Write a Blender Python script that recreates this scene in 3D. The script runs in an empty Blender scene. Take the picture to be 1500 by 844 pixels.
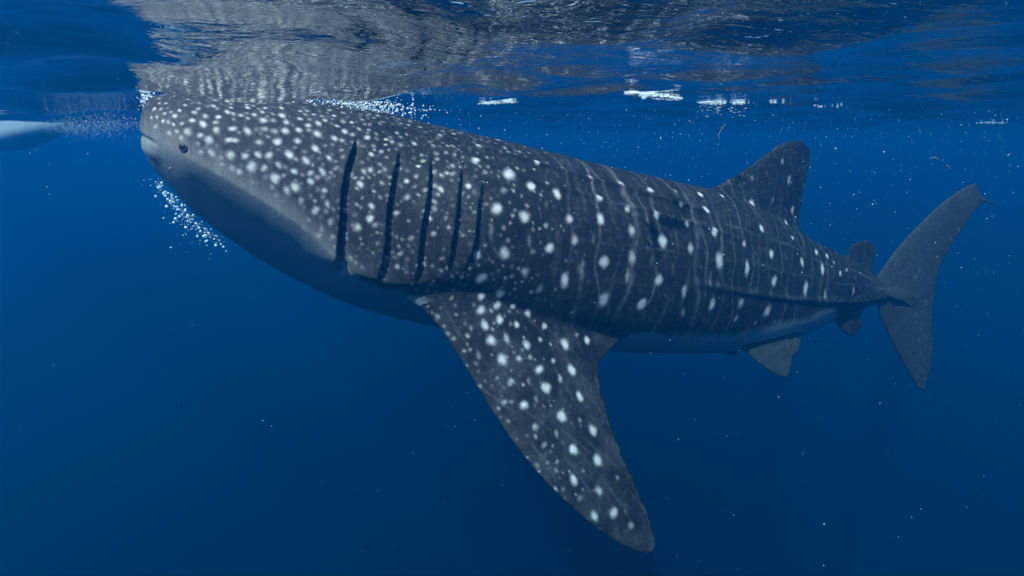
import bpy, bmesh, math, random
import numpy as np
from mathutils import Vector
from mathutils.bvhtree import BVHTree

random.seed(7)
rng = np.random.default_rng(11)
sc = bpy.context.scene
C = sc.collection
R = math.radians

# ------------------------------------------------------------------ camera
F_PX = 900.0                       # focal length in pixels of the 1500 px wide photograph
HOR = 205.0                        # row of the horizon in the photograph
PITCH = math.atan((422 - HOR) / F_PX)
CAM = np.array([0.0, 0.0, -0.235])
cam_d = bpy.data.cameras.new('camera')
cam_d.sensor_width = 36
cam_d.lens = F_PX / 1500 * 36
cam_d.clip_start = 0.02
cam_d.clip_end = 600
cam = bpy.data.objects.new('camera', cam_d)
cam.location = CAM
cam.rotation_euler = (R(90) - PITCH, 0, 0)
C.objects.link(cam)
sc.camera = cam

# ------------------------------------------------------------------ sky and sun
SUN_EL, SUN_AZ = 54.0, 206.0       # azimuth clockwise from +Y (the way the camera looks)
w = bpy.data.worlds.new('World')
sc.world = w
w.use_nodes = True
nt = w.node_tree
sky = nt.nodes.new('ShaderNodeTexSky')
sky.sky_type = 'NISHITA'
sky.sun_disc = False
sky.sun_elevation = R(SUN_EL)
sky.sun_rotation = R(SUN_AZ)
nt.links.new(sky.outputs[0], nt.nodes['Background'].inputs[0])
nt.nodes['Background'].inputs[1].default_value = 0.12
sun_d = bpy.data.lights.new('sun', 'SUN')
sun_d.energy = 5.0
sun_d.angle = R(1.0)
sun_d.color = (1.0, 0.96, 0.9)
sun = bpy.data.objects.new('sun', sun_d)
az, el = R(SUN_AZ), R(SUN_EL)
to_sun = Vector((math.sin(az) * math.cos(el), math.cos(az) * math.cos(el), math.sin(el)))
sun.rotation_euler = to_sun.to_track_quat('Z', 'Y').to_euler()
C.objects.link(sun)

sc.view_settings.view_transform = 'Standard'
sc.view_settings.look = 'None'
sc.view_settings.exposure = 0.72
sc.view_settings.gamma = 1.0
sc.render.engine = 'CYCLES'
cy = sc.cycles
cy.use_denoising = True
cy.max_bounces = 10
cy.volume_bounces = 0
cy.diffuse_bounces = 2
cy.glossy_bounces = 4
cy.transparent_max_bounces = 10
cy.sample_clamp_indirect = 4.0
cy.use_adaptive_sampling = True
cy.adaptive_threshold = 0.01

# ------------------------------------------------------------------ helpers
def ray(px, py):
    a, b, c = F_PX, px - 750.0, 422.0 - py
    return np.array([b, a * math.cos(PITCH) + c * math.sin(PITCH), -a * math.sin(PITCH) + c * math.cos(PITCH)])

def tag(o, label=None, cat=None, group=None, kind=None):
    for k, v in (('label', label), ('category', cat), ('group', group), ('kind', kind)):
        if v:
            o[k] = v
    return o

def mesh_obj(name, verts, faces, mat=None, parent=None, smooth=True):
    me = bpy.data.meshes.new(name)
    me.from_pydata([tuple(v) for v in verts], [], [tuple(f) for f in faces])
    me.update()
    if smooth:
        me.polygons.foreach_set('use_smooth', [True] * len(me.polygons))
    if mat:
        me.materials.append(mat)
    o = bpy.data.objects.new(name, me)
    C.objects.link(o)
    if parent:
        o.parent = parent
    return o

def smooth01(x):
    x = np.clip(x, 0, 1)
    return x * x * (3 - 2 * x)

class Nodes:
    def __init__(self, name):
        self.mat = bpy.data.materials.new(name)
        self.mat.use_nodes = True
        self.t = self.mat.node_tree
        self.t.nodes.clear()
        self.out = self.t.nodes.new('ShaderNodeOutputMaterial')
    def n(self, kind, **kw):
        nd = self.t.nodes.new('ShaderNode' + kind)
        for k, v in kw.items():
            if hasattr(nd, k):
                setattr(nd, k, v)
        return nd
    def l(self, a, b):
        self.t.links.new(a, b)
    def val(self, sock, v):
        if isinstance(v, bpy.types.NodeSocket):
            self.l(v, sock)
        else:
            sock.default_value = v
    def math(self, op, a, b=0.0, c=0.0, clamp=False):
        m = self.n('Math', operation=op, use_clamp=clamp)
        self.val(m.inputs[0], a); self.val(m.inputs[1], b); self.val(m.inputs[2], c)
        return m.outputs[0]
    def ramp(self, x, lo, hi):
        m = self.n('MapRange', interpolation_type='SMOOTHSTEP')
        self.val(m.inputs['Value'], x)
        m.inputs['From Min'].default_value = lo
        m.inputs['From Max'].default_value = hi
        return m.outputs[0]
    def mix(self, f, a, b):
        m = self.n('Mix', data_type='RGBA')
        self.val(m.inputs[0], f)
        for s, v in ((m.inputs[6], a), (m.inputs[7], b)):
            if isinstance(v, bpy.types.NodeSocket):
                self.l(v, s)
            else:
                s.default_value = (*v, 1)
        return m.outputs[2]
    def noise(self, vec, scale, detail=3, rough=0.55, dist=0.0):
        m = self.n('TexNoise')
        self.l(vec, m.inputs['Vector'])
        m.inputs['Scale'].default_value = scale
        m.inputs['Detail'].default_value = detail
        m.inputs['Roughness'].default_value = rough
        m.inputs['Distortion'].default_value = dist
        return m.outputs['Fac']
    def attr(self, name):
        return self.n('Attribute', attribute_name=name)

# ------------------------------------------------------------------ water: surface, body, seabed
def wave_height(x, y):
    r = np.random.default_rng(5)
    z = np.zeros_like(x)
    for lam, slope, cnt, spread in ((3.2, .030, 4, .5), (1.7, .05, 5, .6), (.95, .07, 7, .7), (.52, .075, 9, .8), (.29, .04, 8, 1.0)):
        for _ in range(cnt):
            L = lam * r.uniform(.75, 1.3)
            a = R(78) + r.normal(0, spread)
            k = 2 * math.pi / L
            amp = slope / k * r.uniform(.6, 1.2) * math.sqrt(2.0 / cnt)
            ph = r.uniform(0, 6.283)
            arg = k * (x * math.cos(a) + y * math.sin(a)) + ph
            arg = arg + .35 * np.sin(x * .9 / lam + ph) + .25 * np.sin(y * .7 / lam + ph * 2)
            z += amp * (np.sin(arg) + .18 * np.cos(2 * arg))
    return z

def build_surface():
    nx, ny = 760, 640
    k = 5.0
    ax = 5.0 / k
    sx = ax * np.sinh(k * np.linspace(-1, 1, nx)) * (90 / (ax * math.sinh(k)))
    sy = 3.0 + ax * np.sinh(k * np.linspace(-1, 1, ny)) * (90 / (ax * math.sinh(k)))
    X, Y = np.meshgrid(sx, sy)
    Z = wave_height(X, Y)
    far = np.sqrt(X ** 2 + (Y - 3) ** 2)
    Z = Z * np.clip(1.2 - far / 40, 0, 1) * (1 + .35 * smooth01((-X - .5) / 1.0) * smooth01((4 - Y) / 2))
    co = np.stack([X, Y, Z], -1).reshape(-1, 3)
    idx = np.arange(nx * ny).reshape(ny, nx)
    q = np.stack([idx[:-1, :-1], idx[:-1, 1:], idx[1:, 1:], idx[1:, :-1]], -1).reshape(-1, 4)
    me = bpy.data.meshes.new('water_surface')
    me.vertices.add(len(co)); me.vertices.foreach_set('co', co.ravel())
    me.loops.add(q.size); me.loops.foreach_set('vertex_index', q.ravel())
    me.polygons.add(len(q)); me.polygons.foreach_set('loop_start', np.arange(len(q)) * 4)
    me.update(calc_edges=True)
    me.polygons.foreach_set('use_smooth', np.ones(len(q), bool))
    m = Nodes('water_surface')
    tc = m.n('TexCoord')
    mp = m.n('Mapping'); mp.inputs['Scale'].default_value = (.75, 1.3, 1); mp.inputs['Rotation'].default_value = (0, 0, .1)
    m.l(tc.outputs['Object'], mp.inputs[0])
    n1 = m.noise(mp.outputs[0], 13, 3, .55, .4)
    bump = m.n('Bump'); bump.inputs['Strength'].default_value = 1.0; bump.inputs['Distance'].default_value = .006
    m.l(n1, bump.inputs['Height'])
    fr = m.n('Fresnel'); fr.inputs['IOR'].default_value = 1.11
    m.l(bump.outputs[0], fr.inputs['Normal'])
    gl = m.n('BsdfGlossy'); gl.inputs['Roughness'].default_value = .03
    gl.inputs['Color'].default_value = (1, 1, 1, 1)
    m.l(bump.outputs[0], gl.inputs['Normal'])
    tr = m.n('BsdfTransparent')
    mx = m.n('MixShader')
    m.l(fr.outputs[0], mx.inputs[0]); m.l(tr.outputs[0], mx.inputs[1]); m.l(gl.outputs[0], mx.inputs[2])
    m.l(mx.outputs[0], m.out.inputs['Surface'])
    me.materials.append(m.mat)
    o = bpy.data.objects.new('water_surface', me)
    C.objects.link(o)
    tag(o, 'rippled sea surface seen from below, mirroring the water and shark', 'water', kind='structure')
build_surface()

def build_seabed():
    n = 60
    xs = np.linspace(-110, 110, n)
    X, Y = np.meshgrid(xs, xs)
    Z = -45 + 1.2 * np.sin(X * .11) * np.cos(Y * .09) + .5 * np.sin(X * .31 + Y * .23)
    idx = np.arange(n * n).reshape(n, n)
    q = np.stack([idx[:-1, :-1], idx[:-1, 1:], idx[1:, 1:], idx[1:, :-1]], -1).reshape(-1, 4)
    m = Nodes('sand')
    tc = m.n('TexCoord')
    c = m.mix(m.noise(tc.outputs['Object'], .6, 5), (.25, .22, .17), (.42, .38, .30))
    b = m.n('BsdfPrincipled'); m.l(c, b.inputs['Base Color']); b.inputs['Roughness'].default_value = .95
    m.l(b.outputs[0], m.out.inputs['Surface'])
    o = mesh_obj('seabed', np.stack([X, Y, Z], -1).reshape(-1, 3), q, m.mat)
    tag(o, 'sandy sea floor far below the shark', 'seabed', kind='structure')
build_seabed()

def build_haze():
    x, y0, y1, zb, zt = 120, -117, 123, -50, 0.95
    v = [(sx * x, yy, zz) for zz in (zb, zt) for yy in (y0, y1) for sx in (-1, 1)]
    f = [(0, 2, 3, 1), (4, 5, 7, 6), (0, 1, 5, 4), (2, 6, 7, 3), (0, 4, 6, 2), (1, 3, 7, 5)]
    m = Nodes('sea_water')
    pv = m.n('VolumePrincipled')
    pv.inputs['Color'].default_value = (.001, .168, .50, 1)
    pv.inputs['Absorption Color'].default_value = (0, .21, .80, 1)   # red dies out first, blue last
    pv.inputs['Density'].default_value = .125
    pv.inputs['Anisotropy'].default_value = .48
    m.l(pv.outputs[0], m.out.inputs['Volume'])
    o = mesh_obj('haze', v, f, m.mat, smooth=False)
    tag(o, 'clear blue sea water filling the space around the shark', 'water', kind='stuff')
build_haze()

# ------------------------------------------------------------------ whale shark: body coordinates (s along, n to the near side, z up)
NOSE = np.array([-1.98, 3.08])
PHI0 = R(25)
S_BEND = 5.0
_s = np.linspace(-1, 9, 2001)
_phi = PHI0 - R(24) * smooth01((_s - S_BEND) / 1.6)
_ds = _s[1] - _s[0]
_bx = np.concatenate([[0], np.cumsum(np.cos((_phi[1:] + _phi[:-1]) / 2) * _ds)])
_by = np.concatenate([[0], np.cumsum(np.sin((_phi[1:] + _phi[:-1]) / 2) * _ds)])
_i0 = np.interp(0, _s, np.arange(len(_s)))
_bx += NOSE[0] - np.interp(0, _s, _bx)
_by += NOSE[1] - np.interp(0, _s, _by)
_az = np.arctan2(_bx, _by)

def to_world(p):
    p = np.asarray(p, float)
    s, n, z = p[..., 0], p[..., 1], p[..., 2]
    ph = np.interp(s, _s, _phi)
    x = np.interp(s, _s, _bx) + n * np.sin(ph)
    y = np.interp(s, _s, _by) - n * np.cos(ph)
    return np.stack([x, y, z], -1)

def mid(px, py):
    """pixel -> (s, z) on the shark's midplane"""
    r = ray(px, py)
    s = np.interp(math.atan2(r[0], r[1]), _az, _s)
    t = math.hypot(np.interp(s, _s, _bx), np.interp(s, _s, _by)) / math.hypot(r[0], r[1])
    return s, CAM[2] + t * r[2]

_h = np.array([math.cos(PHI0), math.sin(PHI0)])
_nn = np.array([math.sin(PHI0), -math.cos(PHI0)])
def ray_body(px, py):
    """camera ray in straight body coordinates (exact ahead of the tail bend)"""
    r = ray(px, py)
    o = CAM[:2] - NOSE
    org = np.array([o @ _h, o @ _nn, CAM[2]])
    d = np.array([r[:2] @ _h, r[:2] @ _nn, r[2]])
    return org, d / np.linalg.norm(d)

def at_n(px, py, n):
    o, d = ray_body(px, py)
    return o + d * (n - o[1]) / d[1]

TOP = [(208, 192), (209, 176), (212, 160), (218, 148), (232, 140), (260, 136), (310, 137), (400, 145), (480, 151), (550, 163), (620, 180), (700, 198), (800, 222),
       (900, 246), (1000, 268), (1060, 283), (1110, 305), (1175, 343), (1210, 362), (1245, 380), (1280, 403), (1310, 415), (1340, 425)]
BOT = [(208, 196), (211, 216), (222, 240), (240, 262), (262, 287), (290, 315), (330, 346), (380, 380), (430, 408), (480, 432), (540, 455), (600, 470), (650, 480),
       (750, 496), (850, 507), (950, 512), (1050, 514), (1100, 510), (1160, 494), (1220, 470), (1255, 455), (1290, 444), (1315, 438), (1340, 434)]
tp = np.array([mid(*p) for p in TOP]); bp = np.array([mid(*p) for p in BOT])
def pchip(xs, ys):
    """monotone-ish smooth interpolation (finite-difference Hermite)"""
    xs, ys = np.asarray(xs), np.asarray(ys)
    d = np.diff(ys) / np.diff(xs)
    m = np.zeros_like(ys)
    m[1:-1] = np.where(d[1:] * d[:-1] > 0, 2 * d[1:] * d[:-1] / (d[1:] + d[:-1] + 1e-12 * np.sign(d[1:] + d[:-1] + 1e-30)), 0)
    m[0], m[-1] = d[0], d[-1]
    def f(x):
        x = np.clip(np.asarray(x, float), xs[0], xs[-1])
        i = np.clip(np.searchsorted(xs, x) - 1, 0, len(xs) - 2)
        h = xs[i + 1] - xs[i]; t = (x - xs[i]) / h
        return (ys[i] * (1 + 2 * t) * (1 - t) ** 2 + m[i] * h * t * (1 - t) ** 2 + ys[i + 1] * t * t * (3 - 2 * t) + m[i + 1] * h * t * t * (t - 1))
    return f
EDGE = [(205, 190), (225, 201), (262, 221), (300, 244), (340, 266), (390, 296), (440, 330), (490, 372), (530, 405), (580, 425), (700, 455), (800, 472), (860, 474), (930, 482), (1000, 488), (1100, 484), (1170, 466), (1230, 448)]
S0 = min(tp[0, 0], bp[0, 0]); S1 = max(tp[-1, 0], bp[-1, 0])
print('shark s range', S0, S1, 'top z', [round(float(z), 3) for z in tp[:10, 1]], 's', [round(float(z), 2) for z in tp[:, 0]])
def fix(a):
    a = a[np.argsort(a[:, 0])]
    keep = [0]
    for i in range(1, len(a)):
        if a[i, 0] > a[keep[-1], 0] + .004:
            keep.append(i)
    return a[keep]
tp, bp = fix(tp), fix(bp)
ztop, zbot = pchip(tp[:, 0], tp[:, 1]), pchip(bp[:, 0], bp[:, 1])
WID = [(-.2, .02), (0, .10), (.015, .2), (.05, .29), (.1, .35), (.2, .41), (.4, .47), (.7, .53), (1.1, .58), (1.6, .61), (2.1, .59), (2.8, .53), (3.5, .43), (4.2, .31), (4.8, .21), (5.3, .135), (5.7, .085), (6.1, .05), (6.6, .03)]
_wp = np.array(WID)
_wf = pchip(_wp[:, 0], _wp[:, 1])
def width(s):
    return _wf(np.asarray(s) - S0)
def expo(s):
    u = np.asarray(s) - S0
    return np.interp(u, [0, .6, 1.6, 3.0, 4.6, 5.6], [2.7, 2.45, 2.25, 2.1, 1.85, 1.6])

_ed = []
for q in EDGE:
    nn_ = .3
    for _ in range(12):
        pt = at_n(*q, nn_); nn_ = float(width(pt[0]))
    _ed.append((pt[0], pt[2]))
_ed = np.array(sorted(_ed))
def chine(s):
    """height of the widest line: the pale edge on the head, mid-height farther back"""
    s = np.asarray(s, float); u = s - S0
    m_ = (ztop(s) * .5 + zbot(s) * .5)
    zed = np.interp(s, _ed[:, 0], _ed[:, 1])
    k = smooth01((1.75 - u) / .7) * smooth01((u - .01) / .12)
    return m_ * (1 - k) + np.clip(zed, zbot(s) + .25 * (ztop(s) - zbot(s)), ztop(s) - .3 * (ztop(s) - zbot(s))) * k
def loft_body():
    u = np.concatenate([np.array([0, .004, .01, .02, .035, .055, .08]), np.linspace(.11, S1 - S0, 150)])
    nr = 120
    th = np.linspace(0, 2 * math.pi, nr, endpoint=False)
    V, Fc = [], []
    for k, uu in enumerate(u):
        s = S0 + uu
        zt, zb = float(ztop(s)), float(zbot(s))
        zc = float(chine(s)); hu, hl = max(zt - zc, .012), max(zc - zb, .012)
        el_ = float(np.interp(uu, [0, .25, 1.1, 2.0, 3.0, 4.6, 5.6], [2.0, 1.25, 1.28, 2.1, 2.4, 2.0, 1.6]))
        ww = float(width(s)); e = float(expo(s))
        cx, sn = np.cos(th), np.sin(th)
        ee = np.where(sn > 0, e, el_)
        n = ww * np.sign(cx) * np.abs(cx) ** (2 / ee)
        z = zc + np.where(sn > 0, hu, hl) * np.sign(sn) * np.abs(sn) ** (2 / ee)
        V += list(np.stack([np.full(nr, s), n, z], -1))
    for k in range(len(u) - 1):
        for j in range(nr):
            a, b = k * nr + j, k * nr + (j + 1) % nr
            Fc.append((a, b, b + nr, a + nr))
    Fc.append(tuple(range(nr))[::-1])
    Fc.append(tuple(range((len(u) - 1) * nr, len(u) * nr)))
    return V, Fc

def resample(pts, n):
    pts = np.asarray(pts, float)
    d = np.concatenate([[0], np.cumsum(np.linalg.norm(np.diff(pts, axis=0), axis=1))])
    t = np.linspace(0, d[-1], n)
    # Catmull-like smoothing through pchip on every coordinate
    return np.stack([pchip(d, pts[:, i])(t) for i in range(pts.shape[1])], -1)

def loft_fin(pairs, normal, thick, n_span=40, n_ch=22, min_half=.007):
    """pairs: list of (leading, trailing) 3-D points from root to tip; thick: list of max half thickness at the pairs"""
    LE = np.array([p[0] for p in pairs], float); TE = np.array([p[1] for p in pairs], float)
    m = len(pairs)
    par = np.concatenate([[0], np.cumsum(np.linalg.norm(np.diff((LE + TE) / 2, axis=0), axis=1))])
    t = np.linspace(0, par[-1], n_span)
    le = np.stack([pchip(par, LE[:, i])(t) for i in range(3)], -1)
    te = np.stack([pchip(par, TE[:, i])(t) for i in range(3)], -1)
    ch_ = (te - le); wob = np.sin(t * 61) * .010 + np.sin(t * 143 + 1) * .007
    te = te + ch_ * wob[:, None] * smooth01((t / par[-1] - .25) / .15)[:, None]
    tk = np.interp(t, par, thick)
    c = (1 - np.cos(np.linspace(0, math.pi, n_ch))) / 2
    prof = 2.6 * np.sqrt(c) * (1 - c) ** .8 * .62 + .0
    V, Fc = [], []
    ring = 2 * n_ch - 2
    for i in range(n_span):
        half = np.maximum(prof / prof.max() * tk[i], min_half * np.where((c > .001) & (c < .999), 1, 0))
        up = le[i] + (te[i] - le[i]) * c[:, None] + normal * half[:, None]
        lo = le[i] + (te[i] - le[i]) * c[:, None] - normal * half[:, None]
        V += list(up) + list(lo[1:-1][::-1])
    for i in range(n_span - 1):
        for j in range(ring):
            a, b = i * ring + j, i * ring + (j + 1) % ring
            Fc.append((a, b, b + ring, a + ring))
    Fc.append(tuple(range(ring))[::-1])
    Fc.append(tuple(range((n_span - 1) * ring, n_span * ring)))
    return V, Fc

def mp(px, py):
    s, z = mid(px, py)
    return np.array([s, 0, z])
NM = np.array([0, 1.0, 0])
shells = [loft_body()]
# first dorsal fin
shells.append(loft_fin([(mp(1000, 300), mp(1195, 385)), (mp(1030, 281), mp(1178, 346)), (mp(1065, 264), mp(1171, 322)), (mp(1098, 244), mp(1174, 292)), (mp(1125, 224), mp(1181, 260)),
                        (mp(1146, 210), mp(1186, 232)), (mp(1160, 206), mp(1184, 216)), (mp(1168, 205.5), mp(1178, 209))], NM, [.1, .065, .05, .04, .032, .024, .018, .012]))
# second dorsal fin
shells.append(loft_fin([(mp(1235, 395), mp(1290, 420)), (mp(1240, 379), mp(1279, 402)), (mp(1244, 366), mp(1277, 388)), (mp(1252, 357), mp(1281, 372)), (mp(1262, 353), mp(1282, 360)), (mp(1270, 352), mp(1277, 355))],
                       NM, [.05, .03, .024, .02, .016, .012]))
# anal fin
shells.append(loft_fin([(mp(1215, 455), mp(1275, 440)), (mp(1224, 473), mp(1262, 462)), (mp(1233, 484), mp(1263, 474)), (mp(1243, 491), mp(1258, 485)), (mp(1249, 493), mp(1254, 491))], NM, [.05, .03, .022, .016, .012]))
# tail fin: upper lobe with its notched tip, and lower lobe
shells.append(loft_fin([(mp(1270, 418), mp(1345, 455)), (mp(1284, 405), mp(1368, 428)), (mp(1298, 385), mp(1374, 400)), (mp(1320, 357), mp(1386, 374)), (mp(1350, 325), mp(1403, 345)),
                        (mp(1380, 297), mp(1422, 318)), (mp(1400, 283), mp(1437, 298)), (mp(1412, 275), mp(1443, 292)), (mp(1421, 271), mp(1436, 284)), (mp(1429, 268), mp(1431, 274))],
                       NM, [.085, .06, .045, .035, .028, .022, .018, .016, .013, .010]))
shells.append(loft_fin([(mp(1430, 284), mp(1438, 298)), (mp(1443, 291), mp(1446, 297)), (mp(1452, 296), mp(1454, 300)), (mp(1462, 300), mp(1463, 303))], NM, [.014, .012, .010, .009]))
shells.append(loft_fin([(mp(1268, 432), mp(1345, 410)), (mp(1284, 443), mp(1368, 425)), (mp(1290, 466), mp(1366, 450)), (mp(1304, 496), mp(1365, 484)), (mp(1322, 531), mp(1366, 520)),
                        (mp(1338, 558), mp(1361, 547)), (mp(1347, 569), mp(1356, 564)), (mp(1351, 573), mp(1354, 571))], NM, [.07, .05, .04, .032, .026, .02, .014, .011]))
# pectoral fins
PA, PB, PT = at_n(630, 440, .50), at_n(800, 470, .44), at_n(955, 808, 1.12)
PN = np.cross(PB - PA, PT - PA); PN /= np.linalg.norm(PN)
if PN[2] < 0: PN = -PN
print('pectoral length', np.linalg.norm(PT - PA), 'tip', PT, 'normal', PN, 'root', PA, PB)
def on_plane(px, py):
    o, d = ray_body(px, py)
    return o + d * ((PA - o) @ PN) / (d @ PN)
PEC = [((650, 350), (735, 375)), ((622, 395), (765, 420)), ((592, 428), (803, 458)), ((622, 455), (866, 472)), ((645, 480), (918, 491)), ((662, 506), (893, 513)), ((684, 540), (876, 545)), ((715, 592), (883, 582)), ((748, 642), (897, 632)),
       ((790, 695), (917, 682)), ((832, 738), (937, 726)), ((872, 772), (952, 765)), ((905, 794), (960, 792)), ((928, 806), (959, 804)), ((942, 811), (953, 810))]
PTH = [.15, .13, .095, .065, .05, .045, .042, .038, .033, .028, .024, .019, .016, .013, .011]
pp = [(on_plane(*a), on_plane(*b)) for a, b in PEC]
shells.append(loft_fin(pp, PN, PTH, 64, 26))
def mirror_fin(q, lift):
    q = q.copy(); q[1] = -q[1]
    c0 = np.array([q[0], -.48, PA[2]])
    v = q - c0
    a = lift
    y, z = v[1], v[2]
    return c0 + np.array([0, y * math.cos(a) + z * math.sin(a) , -y * math.sin(a) + z * math.cos(a)])
LIFT = R(38)
pr = [(mirror_fin(a, LIFT), mirror_fin(b, LIFT)) for a, b in pp]
nr_ = np.cross(pr[2][1] - pr[2][0], pr[8][0] - pr[2][0]); nr_ /= np.linalg.norm(nr_)
shells.append(loft_fin(pr, nr_, PTH, 64, 26))
# pelvic fins
VA, VB, VT = at_n(1085, 505, .17), at_n(1160, 490, .12), at_n(1150, 553, .30)
VN = np.cross(VB - VA, VT - VA); VN /= np.linalg.norm(VN)
def on_v(px, py):
    o, d = ray_body(px, py)
    return o + d * ((VA - o) @ VN) / (d @ VN)
VP = [((1080, 490), (1160, 475)), ((1085, 508), (1173, 500)), ((1104, 526), (1170, 512)), ((1122, 540), (1160, 526)), ((1138, 549), (1158, 540)), ((1148, 553), (1155, 550))]
vv = [(on_v(*a), on_v(*b)) for a, b in VP]
VTH = [.05, .03, .024, .018, .014, .011]
shells.append(loft_fin(vv, VN, VTH, 30, 18))
fl = np.array([1, -1, 1.0])
shells.append(loft_fin([(a * fl, b * fl) for a, b in vv], VN * fl, VTH, 30, 18))

def remesh(shells, voxel):
    V, Fc, off = [], [], 0
    for v, f in shells:
        V += v
        Fc += [tuple(i + off for i in q) for q in f]
        off += len(v)
    tmp = mesh_obj('tmp', V, Fc)
    bm = bmesh.new(); bm.from_mesh(tmp.data)
    bmesh.ops.recalc_face_normals(bm, faces=bm.faces)
    bm.to_mesh(tmp.data); bm.free()
    md = tmp.modifiers.new('r', 'REMESH'); md.mode = 'VOXEL'; md.voxel_size = voxel
    ms = tmp.modifiers.new('s', 'SMOOTH'); ms.factor = .5; ms.iterations = 4
    dg = bpy.context.evaluated_depsgraph_get()
    me = bpy.data.meshes.new_from_object(tmp.evaluated_get(dg))
    old = tmp.data
    bpy.data.objects.remove(tmp); bpy.data.meshes.remove(old)
    return me

me = remesh(shells, .0082)
nv = len(me.vertices)
co = np.empty(nv * 3); me.vertices.foreach_get('co', co); co = co.reshape(-1, 3)
no = np.empty(nv * 3); me.vertices.foreach_get('normal', no); no = no.reshape(-1, 3)
print('shark verts', nv)
# fair the fin roots into the body
_ev = np.empty(len(me.edges) * 2, np.int64); me.edges.foreach_get('vertices', _ev); _ev = _ev.reshape(-1, 2)
_deg = np.bincount(_ev.ravel(), minlength=nv).astype(float)
def _rho(p):
    w0, c0 = width(p[:, 0]), chine(p[:, 0])
    h0 = np.maximum(np.where(p[:, 2] > c0, ztop(p[:, 0]) - c0, c0 - zbot(p[:, 0])), .012)
    return np.sqrt((p[:, 1] / w0) ** 2 + ((p[:, 2] - c0) / h0) ** 2)
_r = _rho(co)
_w = smooth01((_r - .93) / .05) * smooth01((1.16 - _r) / .08) * smooth01((co[:, 0] - S0 - 1.6) / .2) * smooth01((5.2 - co[:, 0]) / .3)
for _ in range(26):
    av = np.stack([np.bincount(_ev[:, 0], co[_ev[:, 1], i], nv) + np.bincount(_ev[:, 1], co[_ev[:, 0], i], nv) for i in range(3)], -1) / _deg[:, None]
    co = co + (av - co) * (.6 * _w)[:, None]
me.vertices.foreach_set('co', co.ravel()); me.update()
me.vertices.foreach_get('normal', no_ := np.empty(nv * 3)); no = no_.reshape(-1, 3)
quads = [tuple(p.vertices) for p in me.polygons]
bvh = BVHTree.FromPolygons([tuple(c) for c in co], quads)

def hit(px, py):
    o, d = ray_body(px, py)
    loc, nrm, i, dist = bvh.ray_cast(Vector(o), Vector(d))
    return (np.array(loc), dist) if loc else (None, None)

s_, n_, z_ = co[:, 0], np.abs(co[:, 1]), co[:, 2]
ws, zt_, zb_ = width(s_), ztop(s_), zbot(s_)
zc_ = chine(s_)
hz_ = np.maximum(np.where(z_ > zc_, zt_ - zc_, zc_ - zb_), .012)
rho = ((n_ / ws) ** 2 + ((z_ - zc_) / hz_) ** 2) ** .5
on_body = (rho < 1.22) & (s_ < S1)

# --- gill slits: s as a function of z, on both flanks
GILLS = [[(522, 200), (510, 240), (503, 280), (498, 330), (496, 370), (500, 398)],
         [(586, 219), (576, 258), (571, 300), (566, 345), (560, 390), (556, 413)],
         [(633, 232), (629, 268), (624, 310), (618, 350), (612, 392), (609, 415)],
         [(678, 243), (673, 283), (668, 320), (663, 360), (658, 398)],
         [(708, 268), (703, 300), (698, 335), (692, 370), (685, 393)]]
disp = np.zeros(nv)
gill_dark = np.zeros(nv)
for gi, g in enumerate(GILLS):
    pts = np.array([hit(*p)[0] for p in g])
    pts = pts[np.argsort(pts[:, 2])]
    sg = np.interp(z_, pts[:, 2], pts[:, 0]) + .004 * np.sin(z_ * 17 + gi * 2)
    zl, zh = pts[0, 2], pts[-1, 2]
    end = smooth01((z_ - zl + .02) / .12) * smooth01((zh + .02 - z_) / .10)
    sel = end * ((n_ > .2) & (rho < 1.15))
    d = s_ - sg
    wid = (.011 if gi == 0 else .006) * (1.6 - 1.3 * np.clip((z_ - zl) / (zh - zl), 0, 1) + 1.6 * smooth01(1 - (z_ - zl) / .1)) * (1 + .25 * np.sin(z_ * 19 + gi))
    depth = (.06, .045, .04, .035, .03)[gi]
    flap = np.where(d < 0, np.exp(-np.abs(d) / .06), 0) * .026
    slot = np.where((d >= 0) & (d < wid), 1.0, np.where(d >= wid, np.exp(-(d - wid) / .015), np.exp(-(d / .005) ** 2)))
    back = np.where(d >= wid, np.exp(-(d - wid) / .06), 0) * -.018
    disp += sel * (flap - depth * slot * np.where(d > wid, .25, 1) + back)
    gill_dark = np.maximum(gill_dark, sel * np.where((d > -.004) & (d < wid), 1.0, 0))
# --- long skin ridges along back and flank
RIDGES = [[(470, 170), (560, 184), (640, 200), (700, 216), (780, 238), (870, 264), (960, 288), (1040, 312)],
          [(560, 196), (620, 210), (700, 236), (800, 270), (900, 297), (1000, 322), (1090, 352)],
          [(1000, 412), (1090, 428), (1160, 438), (1215, 442), (1260, 441)]]
for ri, r_ in enumerate(RIDGES):
    pts = [hit(*p)[0] for p in r_]
    pts = np.array([p for p in pts if p is not None]); pts = pts[np.argsort(pts[:, 0])]
    zr = np.interp(s_, pts[:, 0], pts[:, 2]); nr2 = np.interp(s_, pts[:, 0], pts[:, 1])
    dd = np.hypot(z_ - zr, n_ - nr2)
    e = smooth01((s_ - pts[0, 0]) / .3) * smooth01((pts[-1, 0] + (.7 if ri == 2 else .1) - s_) / .3)
    amp, wd = ((.017, .02), (.010, .018), (.014, .028))[ri]
    disp += e * amp * np.exp(-(dd / wd) ** 2)
# --- mouth: groove between the broad jaws, running back to the corner
mpts = np.array([mid(208, 197), mid(222, 203), mid(236, 210), mid(246, 214)])
zm = np.interp(s_, mpts[:, 0], mpts[:, 1])
me_end = smooth01((S0 + .10 - s_) / .05)
disp += -.012 * me_end * np.exp(-((z_ - zm) / .009) ** 2) + .010 * me_end * np.exp(-((z_ - zm + .055) / .035) ** 2)
mouth_shade = .4 * me_end * np.exp(-((z_ - zm) / .012) ** 2)  # shading of the mouth groove and corner, put into the skin colour
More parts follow.
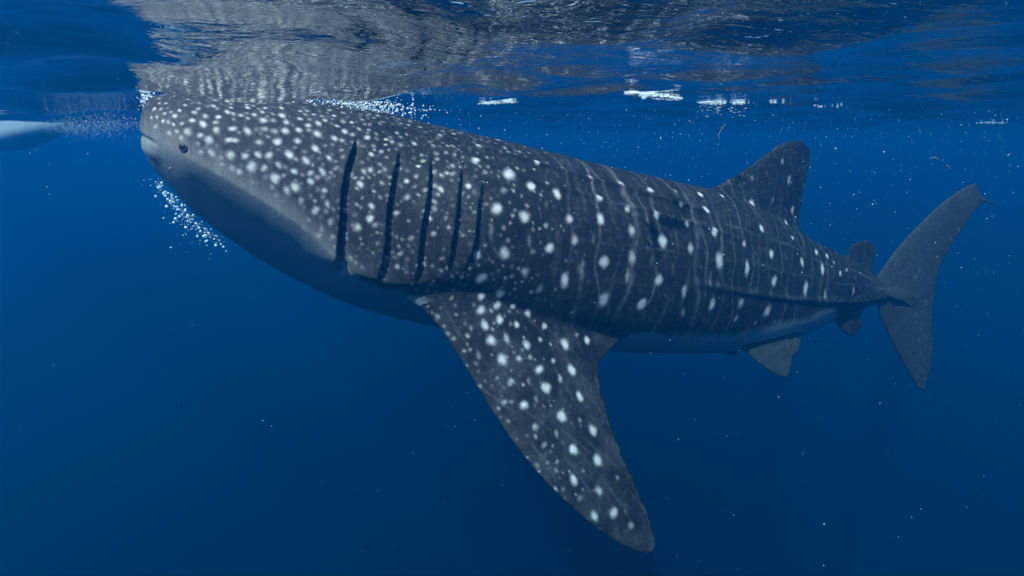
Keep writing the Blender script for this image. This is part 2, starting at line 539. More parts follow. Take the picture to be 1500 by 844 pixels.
# --- spiracle behind the eye
sp, _ = hit(300, 212)
dsp = np.sqrt((s_ - sp[0]) ** 2 + (z_ - sp[2]) ** 2 + (n_ - sp[1]) ** 2)
disp += -.012 * np.exp(-(dsp / .012) ** 2)
# --- broad, shallow unevenness of the skin
disp += .003 * np.sin(s_ * 9 + 3 * np.sin(z_ * 5)) * np.sin(z_ * 13 + 2 * np.sin(s_ * 4)) * on_body * smooth01((s_ - S0 - 1.2) / .8)
# gill grooves cut straight inwards, everything else along the normal
co2 = co + no * disp[:, None]

# --- colour fields
ep = [hit(*p)[0] for p in EDGE]
ep = np.array([p for p in ep if p is not None]); ep = ep[np.argsort(ep[:, 0])]
ze = np.interp(s_, ep[:, 0], ep[:, 2])
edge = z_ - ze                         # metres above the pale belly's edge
def in_fin(pairs, normal, side, tol=.17):
    """vertices that belong to a paired fin: close to its plane and inside its outline"""
    A = pairs[2][0]; e1 = pairs[2][1] - A; e1 = e1 / np.linalg.norm(e1); e2 = np.cross(normal, e1)
    poly = np.array([p[0] for p in pairs] + [p[1] for p in pairs][::-1]) - A
    px_, py_ = poly @ e1, poly @ e2
    cx_, cy_ = px_.mean(), py_.mean()
    px_, py_ = cx_ + (px_ - cx_) * 1.05, cy_ + (py_ - cy_) * 1.05
    v = co - A
    x, y = v @ e1, v @ e2
    ins = np.zeros(nv, bool)
    for a in range(len(px_)):
        b = a - 1
        cnd = (py_[a] > y) != (py_[b] > y)
        xi = (px_[b] - px_[a]) * (y - py_[a]) / (py_[b] - py_[a] + 1e-12) + px_[a]
        ins ^= cnd & (x < xi)
    return ins & (np.abs(v @ normal) < tol) & (co[:, 1] * side > 0)
NR = nr_ if nr_[2] > 0 else -nr_
pec_l = in_fin(pp, PN, 1) & (rho > 1.0)
pec_r = in_fin(pr, NR, -1) & (rho > 1.0)
fin_pec = pec_l | pec_r
top_side = np.where(pec_l, no @ PN, np.where(pec_r, no @ NR, 0))
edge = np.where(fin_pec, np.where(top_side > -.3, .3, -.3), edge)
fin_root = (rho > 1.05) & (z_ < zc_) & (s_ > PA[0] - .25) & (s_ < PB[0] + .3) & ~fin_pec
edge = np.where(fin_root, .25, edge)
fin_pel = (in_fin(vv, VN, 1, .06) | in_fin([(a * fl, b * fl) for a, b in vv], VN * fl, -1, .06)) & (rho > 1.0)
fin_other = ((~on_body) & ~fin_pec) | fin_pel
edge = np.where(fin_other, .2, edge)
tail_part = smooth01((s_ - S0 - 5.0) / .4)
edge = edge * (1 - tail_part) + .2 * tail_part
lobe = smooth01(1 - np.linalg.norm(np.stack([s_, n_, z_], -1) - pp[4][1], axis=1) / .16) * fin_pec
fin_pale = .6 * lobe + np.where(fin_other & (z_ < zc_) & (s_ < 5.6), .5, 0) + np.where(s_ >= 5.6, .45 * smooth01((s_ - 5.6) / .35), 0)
# pale streaky cheek: dark skin gives way to pale near the edge of the head
head = smooth01((S0 + 1.25 - s_) / .9)

SPOTS = []
def S(txt, k=1.0):
    for q in txt.split():
        a = q.split(',')
        SPOTS.append((float(a[0]), float(a[1]), float(a[2]), float(a[3]) if len(a) > 3 else 1.0, (float(a[4]) if len(a) > 4 else 1.0) * k))
# flank: x, y, radius, tallness, strength
S('880,321,7,1.2 876,290,5.5 863,260,5 910,269,4.5,1,.7 953,278,5 990,280,3,1,.6 1026,285,4 1058,287,3.5,1.2,.8 1101,298,5 919,306,5,1,.75 962,315,6 996,300,4.5,1,.6 1034,307,5 1005,328,5,1,.7 1046,340,5.5 925,337,6,1.3,.75 971,353,8 1011,364,5,1.8,.75 1054,382,7,1.3 1090,357,4.5,1.2,.8 1094,393,5,2 1130,372,5,1.2 1116,335,5 1151,326,3.5 1161,348,4 1196,369,3,1.2 1175,384,4,1.4 1205,394,3.5,1.7 1231,400,2.5,1.6,.8 1134,412,6,1.4 1180,423,5,1.7 1209,431,4,1.5,.55 1250,425,2.5,2,.6 885,384,8 926,377,6,1.2,.65 965,410,8 885,439,7,1.6 940,446,7,1.4 1002,427,5,1.9,.7 1000,458,5,1.3,.55 1043,446,6,1.8 1085,444,6,1.2,.7 1078,466,5,1.2,.6 1124,456,7,1 1107,473,4,1,.4 1134,472,4,1,.45 1156,264,3.5,1.8,.6 1146,237,3,1.5,.5 1161,308,3,1.6,.7 1132,293,3,1.5,.5 1102,261,4,1.3,.4 1212,375,3,1 1222,384,2.5,1,.7 1240,395,2.5,1,.6')
S('728,305,7.5 769,318,7.5 805,364,7.5 697,236,6 745,256,7 778,272,6 816,284,6.5 834,320,6,1,.75 739,371,7.5,1,.8 699,373,6,1.1,.8 705,408,7 733,430,6 769,399,7,1,.6 827,411,7,1.6 790,423,6,1.2,.5 842,351,5.5,1.3,.7 784,239,5 823,247,4,1,.6 730,205,4 665,196,4,1,.9 615,186,4.5,1,.8 699,215,4 655,214,4,1,.6 665,227,4,1,.6 738,279,6,1,.5 780,369,5,1,.45 738,333,5,1,.45 853,393,4.5,3.5,.42 919,405,4.5,3.2,.42 776,352,4,3,.3 720,340,4,4,.3 870,350,4,3.5,.25 800,300,4,3,.2 955,380,4,3,.25 1040,410,3.5,3.5,.3 985,395,3.5,3,.25')
# gill region and cheek
S('545,226,5 565,232,3.5,1,.6 543,248,5 529,270,6 548,281,4,1,.8 522,298,4,1,.8 545,303,6 542,320,5.5 523,334,6 514,254,4,1.4,.8 507,308,5 595,264,5 613,244,5,.7 613,286,4,1,.6 575,285,4,1.2,.7 596,289,6,1.2,.8 582,311,5 599,323,4,1,.65 646,277,5.5 655,253,5,.8 638,295,5,1,.75 631,319,5,1.2,.75 635,343,4.5,1,.7 654,313,3,1,.6 687,272,5 687,289,3,1,.6 688,305,4,1,.5 581,391,5,1.2,.7 551,342,3,1,.6 530,357,4,1,.6 606,211,5,.8 641,232,5,.8 566,204,4.5,.8 580,195,4,.8 565,212,4,.7 623,379,4,1,.6 590,350,4,1.2,.4 570,360,4,1,.4 612,340,4,1,.4 650,365,4,1,.4 673,340,4,1.4,.4 520,385,4,1.2,.5 545,370,4,1.2,.4')
S('465,196,6 489,203,6 506,192,5 537,201,5 462,217,6 481,232,5 472,252,6 455,254,5 455,267,5.5 474,279,5.5 462,308,6,1.3,.85 499,221,4,1,.6 449,235,6 480,300,5,1.5,.7 440,295,5,1.5,.7 420,280,6,1.3,.7 485,325,5,1.6,.6 470,335,5,1.5,.5 452,322,5,1.5,.5')
S('318,192,6 297,181,5 302,170,5 317,180,5 340,188,6 362,192,7 386,176,6 364,174,4 354,169,5 373,168,4 388,190,6 417,192,7 419,179,6 439,190,5.5 452,184,5 439,174,5 414,169,5 465,181,5 477,176,4.5 407,208,6.5 435,206,6.5 424,226,6.5 378,209,7,.6 338,205,7,.6 345,207,6,.6 305,206,6 293,197,5 276,194,5.5 265,203,5 258,192,4 293,224,5 311,224,6 337,228,7 358,228,6 379,227,6 394,227,5 369,245,7 386,246,6 409,242,6 432,252,6.5 404,261,7 433,274,6.5 340,246,6 350,252,6 324,242,5 495,185,4.5,.8 515,180,4,.8 490,170,4,.8 540,190,4,.8 530,178,4,.8')
S('236,159,3 242,166,3 250,165,3 257,170,4 246,180,4 234,151,3 244,151,3 280,177,4 285,165,5 320,172,4 332,164,4 312,155,4 273,154,4 362,158,4 383,164,4 388,158,3.5 413,158,4 230,170,3 238,178,3.5 254,182,3 268,180,3.5 262,162,3 225,160,3 222,172,3 228,185,3.5 248,195,3.5 292,160,3.5 340,158,3.5 440,163,3.5 460,168,3.5')
# near pectoral fin
S('704,454,6.5 728,448,5 751,449,4 773,459,4.5 797,477,4.5 731,468,4.5 756,475,4.5 710,476,6 719,499,7 742,496,5,1.4,.7 772,505,6 828,504,6.5 860,498,5 736,527,7.5 760,526,5,1,.8 790,541,7 838,542,6.5 800,568,7.5 748,559,6.5,1,.7 767,594,7 823,610,7.5 849,581,6,1.2 785,626,6,1,.6 840,659,7 869,630,7 875,674,7 840,703,6,1,.8 877,719,6,1,.6 871,756,6,1,.7 899,751,7,1,.7 811,528,5,1,.6 739,589,5,1,.5 786,585,4,1.8,.5 797,652,5,1,.5 786,681,5,1,.4 776,524,4,1,.6 820,554,4,1.6,.6 791,497,4,1,.6 705,433,5 845,490,4,1,.5 815,635,4,1.8,.4 775,560,4,1.8,.4 850,615,4,1,.4 905,700,5,1,.4 815,690,5,1,.4 850,730,5,1,.4 925,770,6,1,.4 690,480,4,1.8,.4 700,520,4,1.8,.4')

spot = np.zeros(nv)
order = np.argsort(s_); ss = s_[order]
# small warp of the skin so that no two spots have quite the same outline
sw = s_ + .004 * np.sin(37 * s_ + 61 * z_ + 2 * np.sin(31 * n_)) + .0012 * np.sin(151 * z_ - 97 * s_ + 60 * n_)
zw = z_ + .004 * np.sin(59 * s_ - 33 * z_ + 1) + .0012 * np.sin(139 * s_ + 113 * z_)
placed = []
def paint(c, r, tall, k):
    ext = r * 2.2
    i0, i1 = np.searchsorted(ss, [c[0] - ext, c[0] + ext])
    ix = order[i0:i1]
    q = ((sw[ix] - c[0]) / r) ** 2 + ((zw[ix] - c[2]) ** 2 + (n_[ix] - c[1]) ** 2) / (r * tall) ** 2
    f = k * np.exp(-.8 * q ** (1.15 if c[0] > S0 + 1.9 else .95))
    spot[ix] = np.maximum(spot[ix], f)
for px, py, r, tall, k in SPOTS:
    c, dist = hit(px, py)
    if c is None:
        continue
    rr = r * dist / F_PX * (1.0 if px > 690 else .74)
    placed.append((c[0], abs(c[1]), c[2], rr))
    paint((c[0], abs(c[1]), c[2]), rr * rng.uniform(.88, 1.1), tall * rng.uniform(.85, 1.2), k * (rng.uniform(.62, .9) if px < 690 and py < 400 else rng.uniform(.85, 1.05)))
# small faint spots filling the head, back and fins between the larger ones
pl = np.array(placed)
cand = rng.integers(0, nv, 16000)
cnt = 0
for i in cand:
    u = s_[i] - S0
    if edge[i] < .03:
        continue
    p = np.array([s_[i], n_[i], z_[i]])
    hd = u < .9 + 1.3 * rng.random()
    r = rng.uniform(.008, .016) if hd else rng.uniform(.010, .018)
    dmin = np.min(np.linalg.norm(pl[:, :3] - p, axis=1) - pl[:, 3])
    if dmin < (.014 if hd else .06):
        continue
    if u < .25:
        r *= .7
    if u > 5.2:
        r *= .75
    placed.append((*p, r)); pl = np.vstack([pl, [*p, r]])
    paint(p, r, 1.0 if hd else rng.uniform(1, 2.5), rng.uniform(.2, .55) if hd else rng.uniform(.06, .22))
    cnt += 1
print('filler spots', cnt)

# pale broken bars running down the flank between the rows of spots
bar = np.zeros(nv)
for k, s0 in enumerate(np.arange(S0 + 2.05, S0 + 5.3, .105)):
    ph = rng.uniform(0, 6.28, 5); tilt = rng.uniform(-.05, .25)
    sc_ = s0 + tilt * (z_ - zt_) * .5 + .03 * np.sin(z_ * 6 + ph[0]) + .016 * np.sin(z_ * 15 + ph[1]) + rng.normal(0, .02)
    wd = rng.uniform(.008, .02)
    brk = .5 + .5 * np.sin(z_ * rng.uniform(5, 9) + ph[2]) * np.cos(z_ * 3.1 + ph[3])
    bar = np.maximum(bar, rng.uniform(.4, 1.0) * brk ** 1.2 * np.exp(-((s_ - sc_) / wd) ** 2))
# and faint long lines along the back
for f0, a0 in ((.80, .5), (.62, .35), (.45, .25)):
    zl_ = zb_ + f0 * (zt_ - zb_) + .012 * np.sin(s_ * 7 + f0 * 9)
    bar = np.maximum(bar, a0 * smooth01((s_ - S0 - 2.1) / .4) * (.5 + .5 * np.sin(s_ * 11 + f0 * 20)) * np.exp(-((z_ - zl_) / .008) ** 2))
bar *= on_body
# faint rays along the pectoral fins
if True:
    A = pp[2][0]; e1 = pp[-1][0] - pp[2][0]; e1 = e1 / np.linalg.norm(e1); e2 = np.cross(PN, e1)
    v = np.stack([s_, n_, z_], -1) - A
    a, b = v @ e1, v @ e2
    for k in range(12):
        c0 = -.55 + k * .095
        bar = np.maximum(bar, fin_pec * .28 * (.5 + .5 * np.sin(a * 9 + k * 2.3)) ** 2 * np.exp(-((b - c0 - .05 * np.sin(a * 4 + k)) / .008) ** 2))

world = to_world(co2)
origin = to_world(np.array([2.2, 0, float(zbot(2.2))]))
me.vertices.foreach_set('co', (world - origin).ravel())
me.update()
def fattr(name, a):
    at = me.attributes.new(name, 'FLOAT', 'POINT'); at.data.foreach_set('value', np.ascontiguousarray(a, dtype=np.float32))
fattr('spot', spot); fattr('bar', bar); fattr('edge', edge); fattr('head', head)
fattr('gill', np.maximum(gill_dark, mouth_shade)); fattr('pale', fin_pale); fattr('pec', fin_pec.astype(float))  # 'gill' holds dark slit tissue and the painted mouth shading
at = me.attributes.new('body', 'FLOAT_VECTOR', 'POINT'); at.data.foreach_set('vector', co.astype(np.float32).ravel())
me.polygons.foreach_set('use_smooth', [True] * len(me.polygons))

def skin_material():
    m = Nodes('shark_skin')
    bodyc = m.attr('body').outputs['Vector']
    spot_, edge_, head_ = m.attr('spot').outputs['Fac'], m.attr('edge').outputs['Fac'], m.attr('head').outputs['Fac']
    gill_, pale_, pec_ = m.attr('gill').outputs['Fac'], m.attr('pale').outputs['Fac'], m.attr('pec').outputs['Fac']
    n_big = m.noise(bodyc, 5, 4, .6)
    n_mid = m.noise(bodyc, 28, 4, .65)
    n_fine = m.noise(bodyc, 110, 4, .7)
    # vertical streaks, fine along the body and long down the flank
    mpn = m.n('Mapping'); mpn.inputs['Scale'].default_value = (1, .35, .14)
    m.l(bodyc, mpn.inputs[0])
    n_str = m.noise(mpn.outputs[0], 42, 4, .6, .3)
    line = m.math('MULTIPLY', m.attr('bar').outputs['Fac'], m.ramp(n_mid, .25, .6))
    dark = m.mix(n_big, (.005, .006, .008), (.017, .019, .022))
    dark = m.mix(m.math('MULTIPLY', head_, .8), dark, m.mix(n_mid, (.014, .015, .018), (.065, .062, .066)))
    dark = m.mix(m.math('MULTIPLY', m.ramp(n_str, .45, .75), m.math('MULTIPLY_ADD', head_, .3, .10)), dark, (.12, .118, .125))
    dark = m.mix(m.math('MULTIPLY', line, .9), dark, (.19, .192, .20))
    mott = m.math('MULTIPLY', m.ramp(n_mid, .48, .72), m.ramp(n_big, .35, .65))
    dark = m.mix(m.math('MULTIPLY', mott, .6), dark, (.085, .088, .092))
    fine = m.ramp(n_fine, .42, .72)
    dark = m.mix(m.math('MULTIPLY', fine, .22), dark, (.09, .09, .095))
    dark = m.mix(pale_, dark, m.mix(n_mid, (.025, .032, .036), (.07, .08, .08)))
    dark = m.mix(m.math('MULTIPLY', pec_, m.math('MULTIPLY', m.ramp(n_big, .4, .7), .3)), dark, (.10, .10, .105))
    # spots with soft, frayed rims
    sp = m.math('ADD', m.math('MULTIPLY', m.math('SUBTRACT', n_fine, .5), 1.1), m.math('MULTIPLY', m.math('SUBTRACT', n_mid, .5), .7))
    sp = m.math('MULTIPLY', spot_, m.math('ADD', 1.0, sp))
    sp = m.ramp(sp, .05, .95)
    col = m.mix(sp, dark, m.mix(n_mid, (.50, .49, .475), (.78, .765, .74)))
    # pale cheek band and belly
    e = m.math('ADD', edge_, m.math('MULTIPLY', m.math('MULTIPLY', m.math('SUBTRACT', n_str, .5), .2), head_))
    e = m.math('ADD', e, m.math('MULTIPLY', m.math('MULTIPLY', m.math('SUBTRACT', n_big, .5), .2), m.math('SUBTRACT', 1.0, head_)))
    e = m.math('ADD', e, m.math('MULTIPLY', m.math('SUBTRACT', n_mid, .5), .10))
    cheek = m.math('MULTIPLY', m.math('SUBTRACT', 1.0, m.ramp(e, .0, .15)), head_)
    col = m.mix(m.math('MULTIPLY', cheek, .6), col, m.mix(n_mid, (.16, .155, .155), (.42, .40, .385)))
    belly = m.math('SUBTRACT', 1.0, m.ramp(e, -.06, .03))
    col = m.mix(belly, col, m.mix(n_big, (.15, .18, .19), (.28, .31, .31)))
    col = m.mix(m.math('MULTIPLY', gill_, .55), col, (.018, .018, .022))
    b = m.n('BsdfPrincipled')
    m.l(col, b.inputs['Base Color'])
    b.inputs['Roughness'].default_value = .55
    b.inputs['Specular IOR Level'].default_value = .12
    bump = m.n('Bump'); bump.inputs['Strength'].default_value = .5; bump.inputs['Distance'].default_value = .004
    m.l(m.math('ADD', n_fine, n_mid), bump.inputs['Height'])
    m.l(bump.outputs[0], b.inputs['Normal'])
    m.l(b.outputs[0], m.out.inputs['Surface'])
    return m.mat
SKIN = skin_material()
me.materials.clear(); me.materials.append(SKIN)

shark = bpy.data.objects.new('whale_shark', None)
shark.location = origin
shark.empty_display_size = .3
C.objects.link(shark)
tag(shark, 'large white spotted dark grey whale shark swimming just under the sea surface', 'whale shark')
body = bpy.data.objects.new('body', me)
me.name = 'body'
C.objects.link(body)
body.parent = shark

def plain(name, col, rough=.5, spec=.5, **kw):
    m = Nodes(name)
    tc = m.n('TexCoord')
    nz = m.noise(tc.outputs['Object'], kw.get('scale', 30), 4)
    c = m.mix(nz, tuple(x * .8 for x in col), tuple(min(1, x * 1.15) for x in col))
    b = m.n('BsdfPrincipled'); m.l(c, b.inputs['Base Color'])
    b.inputs['Roughness'].default_value = rough; b.inputs['Specular IOR Level'].default_value = spec
    m.l(b.outputs[0], m.out.inputs['Surface'])
    return m.mat

def ball(rad, flat=1.0, seg=24, rings=14):
    V = [(0, 0, rad * flat)]
    for i in range(1, rings):
        a = math.pi * i / rings
        for j in range(seg):
            b = 2 * math.pi * j / seg
            V.append((rad * math.sin(a) * math.cos(b), rad * math.sin(a) * math.sin(b), rad * flat * math.cos(a)))
    V.append((0, 0, -rad * flat))
    Fc = [(0, 1 + j, 1 + (j + 1) % seg) for j in range(seg)]
    for i in range(rings - 2):
        for j in range(seg):
            a, b = 1 + i * seg + j, 1 + i * seg + (j + 1) % seg
            Fc.append((a, a + seg, b + seg, b))
    last = len(V) - 1; base = 1 + (rings - 2) * seg
    Fc += [(last, base + (j + 1) % seg, base + j) for j in range(seg)]
    return V, Fc
EYE = plain('eye_dark', (.006, .007, .01), .35, .3)
LID = plain('eye_rim', (.09, .085, .09), .7, .1)
ec, ed = hit(268, 216)
for side in (1, -1):
    loc = to_world(np.array([ec[0], side * abs(ec[1]), ec[2]])) - origin
    i = int(np.argmin(np.linalg.norm(co - np.array([ec[0], side * abs(ec[1]), ec[2]]), axis=1)))
    nrm = to_world(co[i] + no[i]) - to_world(co[i])
    quat = Vector(nrm).to_track_quat('Z', 'Y')
    V, Fc = ball(.015, .45)
    eye = mesh_obj('eye', V, Fc, EYE, body)
    eye.location = Vector(loc) + Vector(nrm) * .003
    eye.rotation_euler = quat.to_euler()
    # fleshy rim round the eye
    V, Fc = [], []
    for a in range(28):
        A = 2 * math.pi * a / 28
        for b in range(8):
            B = 2 * math.pi * b / 8
            rr = .0155 + .0035 * math.cos(B)
            V.append((rr * math.cos(A), rr * math.sin(A), .004 * math.sin(B)))
    for a in range(28):
        for b in range(8):
            Fc.append((a * 8 + b, ((a + 1) % 28) * 8 + b, ((a + 1) % 28) * 8 + (b + 1) % 8, a * 8 + (b + 1) % 8))
    mesh_obj('eye_rim', V, Fc, LID, eye)

# ------------------------------------------------------------------ boat bow at the surface, far left
def build_boat():
    WH = plain('boat_white', (.82, .82, .80), .35, .5, scale=6)
    GR = plain('boat_trim', (.10, .13, .18), .5, .4, scale=6)
    root = bpy.data.objects.new('boat', None)
    d = 9.0
    r = ray(104, 190); t = d / r[1]
    root.location = (r[0] * t, d, 0)
    root.rotation_euler = (0, 0, R(163))     # local +x runs aft, to the left of the picture
    C.objects.link(root)
    tag(root, 'white painted boat hull floating at the surface beyond the shark', 'boat')
    L, ns, nr = 4.6, 60, 25
    V = []
    for i in range(ns):
        u = i / (ns - 1)
        x = u * L
        beam = .55 * (1 - (1 - min(1, u / .5)) ** 2.0) ** .8 + .006
        draft = .05 + .32 * min(1.0, x / 1.15) - .05 * max(0, u - .4)
        sheer = .50 + .16 * (1 - u) ** 2
        for j in range(nr):
            a = -1 + 2 * j / (nr - 1)              # -1 gunwale, 0 keel, +1 gunwale
            k = abs(a)
            if k < .4:                             # bottom panel from keel to chine
                q = k / .4; yy = beam * .86 * q; zz = -draft + draft * .18 * q ** 1.4
            else:                                  # near-vertical topsides
                q = (k - .4) / .6; yy = beam * (.86 + .14 * min(1, q * 2.5) ** .7); zz = -draft * .82 + (draft * .82 + sheer) * q
            V.append((x - .45 * (zz + draft) * (1 - u) ** 6, math.copysign(yy, a), zz))
    Fc = [(i * nr + j, (i + 1) * nr + j, (i + 1) * nr + j + 1, i * nr + j + 1) for i in range(ns - 1) for j in range(nr - 1)]
    Fc.append(tuple((ns - 1) * nr + j for j in range(nr)))
    hull = mesh_obj('hull', V, Fc, WH, root)
    sd = hull.modifiers.new('t', 'SOLIDIFY'); sd.thickness = .02; sd.offset = -1
    # rubbing strake along each gunwale, keel strip, three thwarts
    def strip(name, path, w_, h_, mat):
        vv, ff = [], []
        for p in path:
            for dy, dz in ((-w_, -h_), (w_, -h_), (w_, h_), (-w_, h_)):
                vv.append((p[0], p[1] + dy, p[2] + dz))
        for i in range(len(path) - 1):
            for j in range(4):
                a, b = i * 4 + j, i * 4 + (j + 1) % 4
                ff.append((a, b, b + 4, a + 4))
        ff += [(3, 2, 1, 0), tuple(len(vv) - 4 + j for j in range(4))]
        return mesh_obj(name, vv, ff, mat, root, smooth=False)
    strip('rubbing_strake', [V[i * nr] for i in range(0, ns, 2)], .02, .025, GR)
    strip('rubbing_strake', [V[i * nr + nr - 1] for i in range(0, ns, 2)], .02, .025, GR)
    strip('keel', [(V[i * nr + nr // 2][0], 0, V[i * nr + nr // 2][2] - .012) for i in range(3, ns, 2)], .014, .016, WH)
    for u in (.35, .6, .85):
        i = int(u * (ns - 1)); bb = abs(V[i * nr + 3][1])
        strip('thwart', [(u * L - .12, y, .22) for y in (-bb, bb)], .0, .015, GR) if False else mesh_obj('thwart',
            [(u * L + dx, y, z) for z in (.20, .23) for y in (-bb, bb) for dx in (-.12, .12)],
            [(0, 2, 3, 1), (4, 5, 7, 6), (0, 1, 5, 4), (2, 6, 7, 3), (0, 4, 6, 2), (1, 3, 7, 5)], GR, root, smooth=False)
build_boat()

# ------------------------------------------------------------------ bubbles, foam, drifting specks
ICO = None
def ico(level=1):
    bm = bmesh.new(); bmesh.ops.create_icosphere(bm, subdivisions=level, radius=1)
    v = np.array([x.co[:] for x in bm.verts]); f = np.array([[y.index for y in x.verts] for x in bm.faces]); bm.free()
    return v, f
def bubbles(name, pts, rad, mat, level=2, stretch=None):
    v, f = ico(level)
    pts = np.asarray(pts); rad = np.asarray(rad)
    st = np.ones((len(pts), 3)) if stretch is None else stretch
    V = (pts[:, None, :] + v[None] * rad[:, None, None] * st[:, None, :]).reshape(-1, 3)
    Fq = (f[None] + (np.arange(len(pts)) * len(v))[:, None, None]).reshape(-1, 3)
    m = bpy.data.meshes.new(name)
    m.vertices.add(len(V)); m.vertices.foreach_set('co', V.ravel())
    m.loops.add(Fq.size); m.loops.foreach_set('vertex_index', Fq.ravel())
    m.polygons.add(len(Fq)); m.polygons.foreach_set('loop_start', np.arange(len(Fq)) * 3)
    m.update(calc_edges=True)
    m.polygons.foreach_set('use_smooth', np.ones(len(Fq), bool))
    m.materials.append(mat)
    o = bpy.data.objects.new(name, m); C.objects.link(o)
    return o
def bubble_mat(name, base, trans):
    m = Nodes(name)
    b = m.n('BsdfPrincipled')
    b.inputs['Base Color'].default_value = (*base, 1)
    b.inputs['Roughness'].default_value = .15
    b.inputs['Specular IOR Level'].default_value = 1.0
    tr = m.n('BsdfTransparent'); mx = m.n('MixShader')
    lw = m.n('LayerWeight'); lw.inputs['Blend'].default_value = .35
    m.l(m.math('ADD', m.math('MULTIPLY', lw.outputs['Facing'], .5), 1 - trans, clamp=True), mx.inputs[0])
    m.l(tr.outputs[0], mx.inputs[1]); m.l(b.outputs[0], mx.inputs[2])
    m.l(mx.outputs[0], m.out.inputs['Surface'])
    return m.mat
BUB = bubble_mat('air_bubble', (.62, .88, .95), .35)
FOAM = bubble_mat('sea_foam', (.82, .93, .95), .3)
THIN = bubble_mat('thin_foam', (.85, .95, .95), .65)
SPECK = plain('plankton', (.40, .60, .64), .8, .1)

def curtain(px, py, n=0.0):
    """pixel -> world point on the shark's midplane, moved n metres to the near side"""
    s, z = mid(px, py)
    return to_world(np.array([s, 0, z])) + n * np.array([_nn[0], _nn[1], 0])
def at_depth(px, py, y):
    r = ray(px, py)
    return CAM + r * (y / r[1])

def on_surface(px, py, below=.004):
    """pixel -> point just under the wavy surface"""
    r = ray(px, py); r = r / r[1]
    ys = np.linspace(1.0, 14, 700)
    P = CAM[None] + r[None] * ys[:, None]
    g = P[:, 2] - (wave_height(P[:, 0], P[:, 1]) - below)
    k = np.argmax(g > 0)
    return P[k] if g[k] > 0 else None

# stream of bubbles under the chin
pts, rad = [], []
for _ in range(420):
    t = rng.beta(1.5, 1.2)
    px = 232 + 78 * t + rng.normal(0, 5 + 12 * t)
    py = 252 + 84 * t + rng.normal(0, 4 + 11 * t)
    lim = np.interp(px, [205, 240, 290, 330], [225, 262, 315, 346])
    if py < lim + 2:
        py = lim + rng.uniform(2, 14)
    pts.append(curtain(px, py, rng.uniform(.05, .4))); rad.append(.0011 + .0065 * rng.random() ** 5)
tag(bubbles('bubble_stream', pts, rad, BUB), 'stream of tiny air bubbles trailing under the shark chin', 'bubbles', kind='stuff')
# froth where the back breaks the surface
pts, rad = [], []
for _ in range(900):
    px = rng.choice([rng.uniform(255, 450), rng.normal(530, 42)], p=[.16, .84])
    base = np.interp(px, [250, 400, 480, 550, 620], [143, 149, 150, 153, 160])
    py = base + rng.normal(0, 4.5) + (rng.exponential(7) if px > 490 else 0)
    pts.append(curtain(px, py, rng.uniform(-.05, .25))); rad.append(.002 + .005 * rng.random() ** 2.5)
tag(bubbles('froth', pts, rad, FOAM), 'white froth of bubbles where the shark back meets the surface', 'foam', kind='stuff')
# splash at the snout
pts, rad = [], []
for _ in range(130):
    px, py = 214 + rng.normal(0, 4), 143 + rng.normal(0, 9)
    pts.append(curtain(px, py, rng.uniform(-.1, .1))); rad.append(.002 + .004 * rng.random() ** 2)
tag(bubbles('snout_bubbles', pts, rad, FOAM), 'few white bubbles clinging to the shark snout at the surface', 'bubbles', kind='stuff')

def foam_patch(name, line, n, label, spread=(5, 1.3), r0=.003, r1=.010, sink=0.0):
    """bubbles strewn in uneven clumps along a pixel line, just under the surface"""
    line = np.array(line, float)
    cl = [(rng.random(), rng.uniform(.3, 1.0)) for _ in range(max(4, n // 22))]
    pts, rad = [], []
    for _ in range(n):
        t, wgt = cl[int(rng.random() ** 1.6 * len(cl))]
        t = min(1, max(0, t + rng.normal(0, .02)))
        e = .35 + math.sin(math.pi * min(1, t * .9 + .08)) * wgt
        px = np.interp(t, np.linspace(0, 1, len(line)), line[:, 0]) + rng.normal(0, spread[0])
        py = np.interp(t, np.linspace(0, 1, len(line)), line[:, 1]) + rng.normal(0, spread[1] * e)
        p = on_surface(px, py, rng.uniform(.001, .008))
        if p is None or p[1] > 9:
            continue
        if sink and rng.random() < .45:
            p = p - np.array([0, 0, rng.exponential(sink)])
        pts.append(p); rad.append(r0 + (r1 - r0) * rng.random() ** 2)
    st = np.tile([1.5, 1.5, .4], (len(pts), 1))
    tag(bubbles(name, pts, rad, THIN, 2, st), label, 'foam', kind='stuff')
foam_patch('foam_patch', [(925, 138), (950, 141), (975, 144), (1000, 146)], 300, 'long bright white foam patch on the surface ahead of the dorsal fin', (4, 1.5), .003, .012)
foam_patch('foam_patch', [(1030, 150), (1045, 151), (1060, 151), (1092, 152)], 260, 'small ragged foam patch with bubbles sinking from it, above the dorsal fin', (5, 1.4), .002, .008, .03)
foam_patch('foam_patch', [(690, 153), (735, 151), (748, 150)], 110, 'thin white foam streak on the surface above the shark back', (7, .8), .002, .007)
foam_patch('foam_patch', [(1130, 150), (1200, 156), (1260, 160)], 26, 'sparse row of white bubbles on the surface behind the dorsal fin', (14, 1.5), .002, .006)
foam_patch('foam_patch', [(1390, 178), (1440, 180), (1500, 183)], 90, 'line of scattered foam dots on the surface above the tail', (9, 1.3), .003, .009)
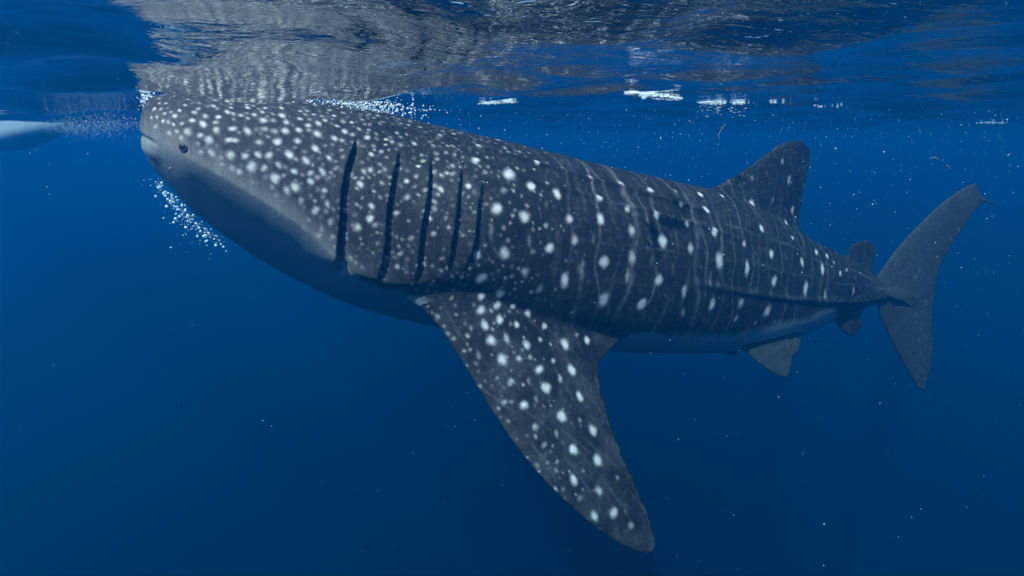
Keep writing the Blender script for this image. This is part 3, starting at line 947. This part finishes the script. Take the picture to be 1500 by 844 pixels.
# hazy trail of bubbles off the boat's bow
pts, rad = [], []
for _ in range(2800):
    t = rng.beta(2.2, 2.6)
    px = 55 + 175 * t; py = 184 - 5 * t + rng.normal(0, 3 + 6 * math.sin(math.pi * t)) + rng.exponential(2)
    pts.append(at_depth(px, py, 5.0 + rng.uniform(-.6, .6))); rad.append(.0006 + .002 * rng.random() ** 3)
tag(bubbles('bubble_trail', pts, rad, FOAM, 1), 'pale cloudy trail of fine bubbles between the boat bow and the shark snout', 'bubbles', kind='stuff')
# specks of plankton and bubbles hanging in the water
pts, rad = [], []
for _ in range(2300):
    y = rng.uniform(1.3, 9)
    px = rng.uniform(-60, 1560); py = 160 + 90 * rng.exponential(1.0) if rng.random() < .75 else rng.uniform(160, 840)
    if px < 650 and rng.random() < .85:
        continue
    p = at_depth(px, py, y)
    pts.append(p); rad.append((.0006 + .0015 * rng.random() ** 4) * (.5 + y * .3))
tag(bubbles('drifting_specks', pts, rad, SPECK, 1), 'countless pale specks drifting in the blue water', 'plankton', kind='stuff')

# ------------------------------------------------------------------ bits of weed
WEED = plain('weed', (.17, .22, .10), .7, .2)
def weed(path, r, label):
    P = resample(path, 24)
    V, Fc = [], []
    for i, p in enumerate(P):
        t = P[min(i + 1, 23)] - P[max(i - 1, 0)]; t /= np.linalg.norm(t)
        a = np.cross(t, [0, 1, .2]); a /= np.linalg.norm(a); b = np.cross(t, a)
        q = r * (1 - .6 * abs(i / 11.5 - 1))
        for k in range(6):
            V.append(p + q * (a * math.cos(k * math.pi / 3) + b * math.sin(k * math.pi / 3) * .5))
    for i in range(23):
        for k in range(6):
            Fc.append((i * 6 + k, i * 6 + (k + 1) % 6, i * 6 + 6 + (k + 1) % 6, i * 6 + 6 + k))
    Fc += [(5, 4, 3, 2, 1, 0), tuple(23 * 6 + k for k in range(6))]
    c = np.mean(P, axis=0)
    o = mesh_obj('weed_strand', np.array(V) - c, Fc, WEED)
    o.location = c
    tag(o, label, 'weed', 'bits of weed drifting near the surface')
weed([at_depth(*p, 3.2) for p in ((1064, 181), (1057, 190), (1053, 198), (1054, 206))], .0018, 'thin curved strand of weed hanging below the ragged foam patch')
weed([at_depth(*p, 3.4) for p in ((1361, 233), (1367, 231), (1373, 232), (1376, 234))], .0025, 'short flat scrap of weed drifting highest above the tail fin')
weed([at_depth(*p, 3.4) for p in ((1386, 241), (1389, 244), (1392, 249))], .002, 'tiny weed scrap drifting just over the tail fin tip')
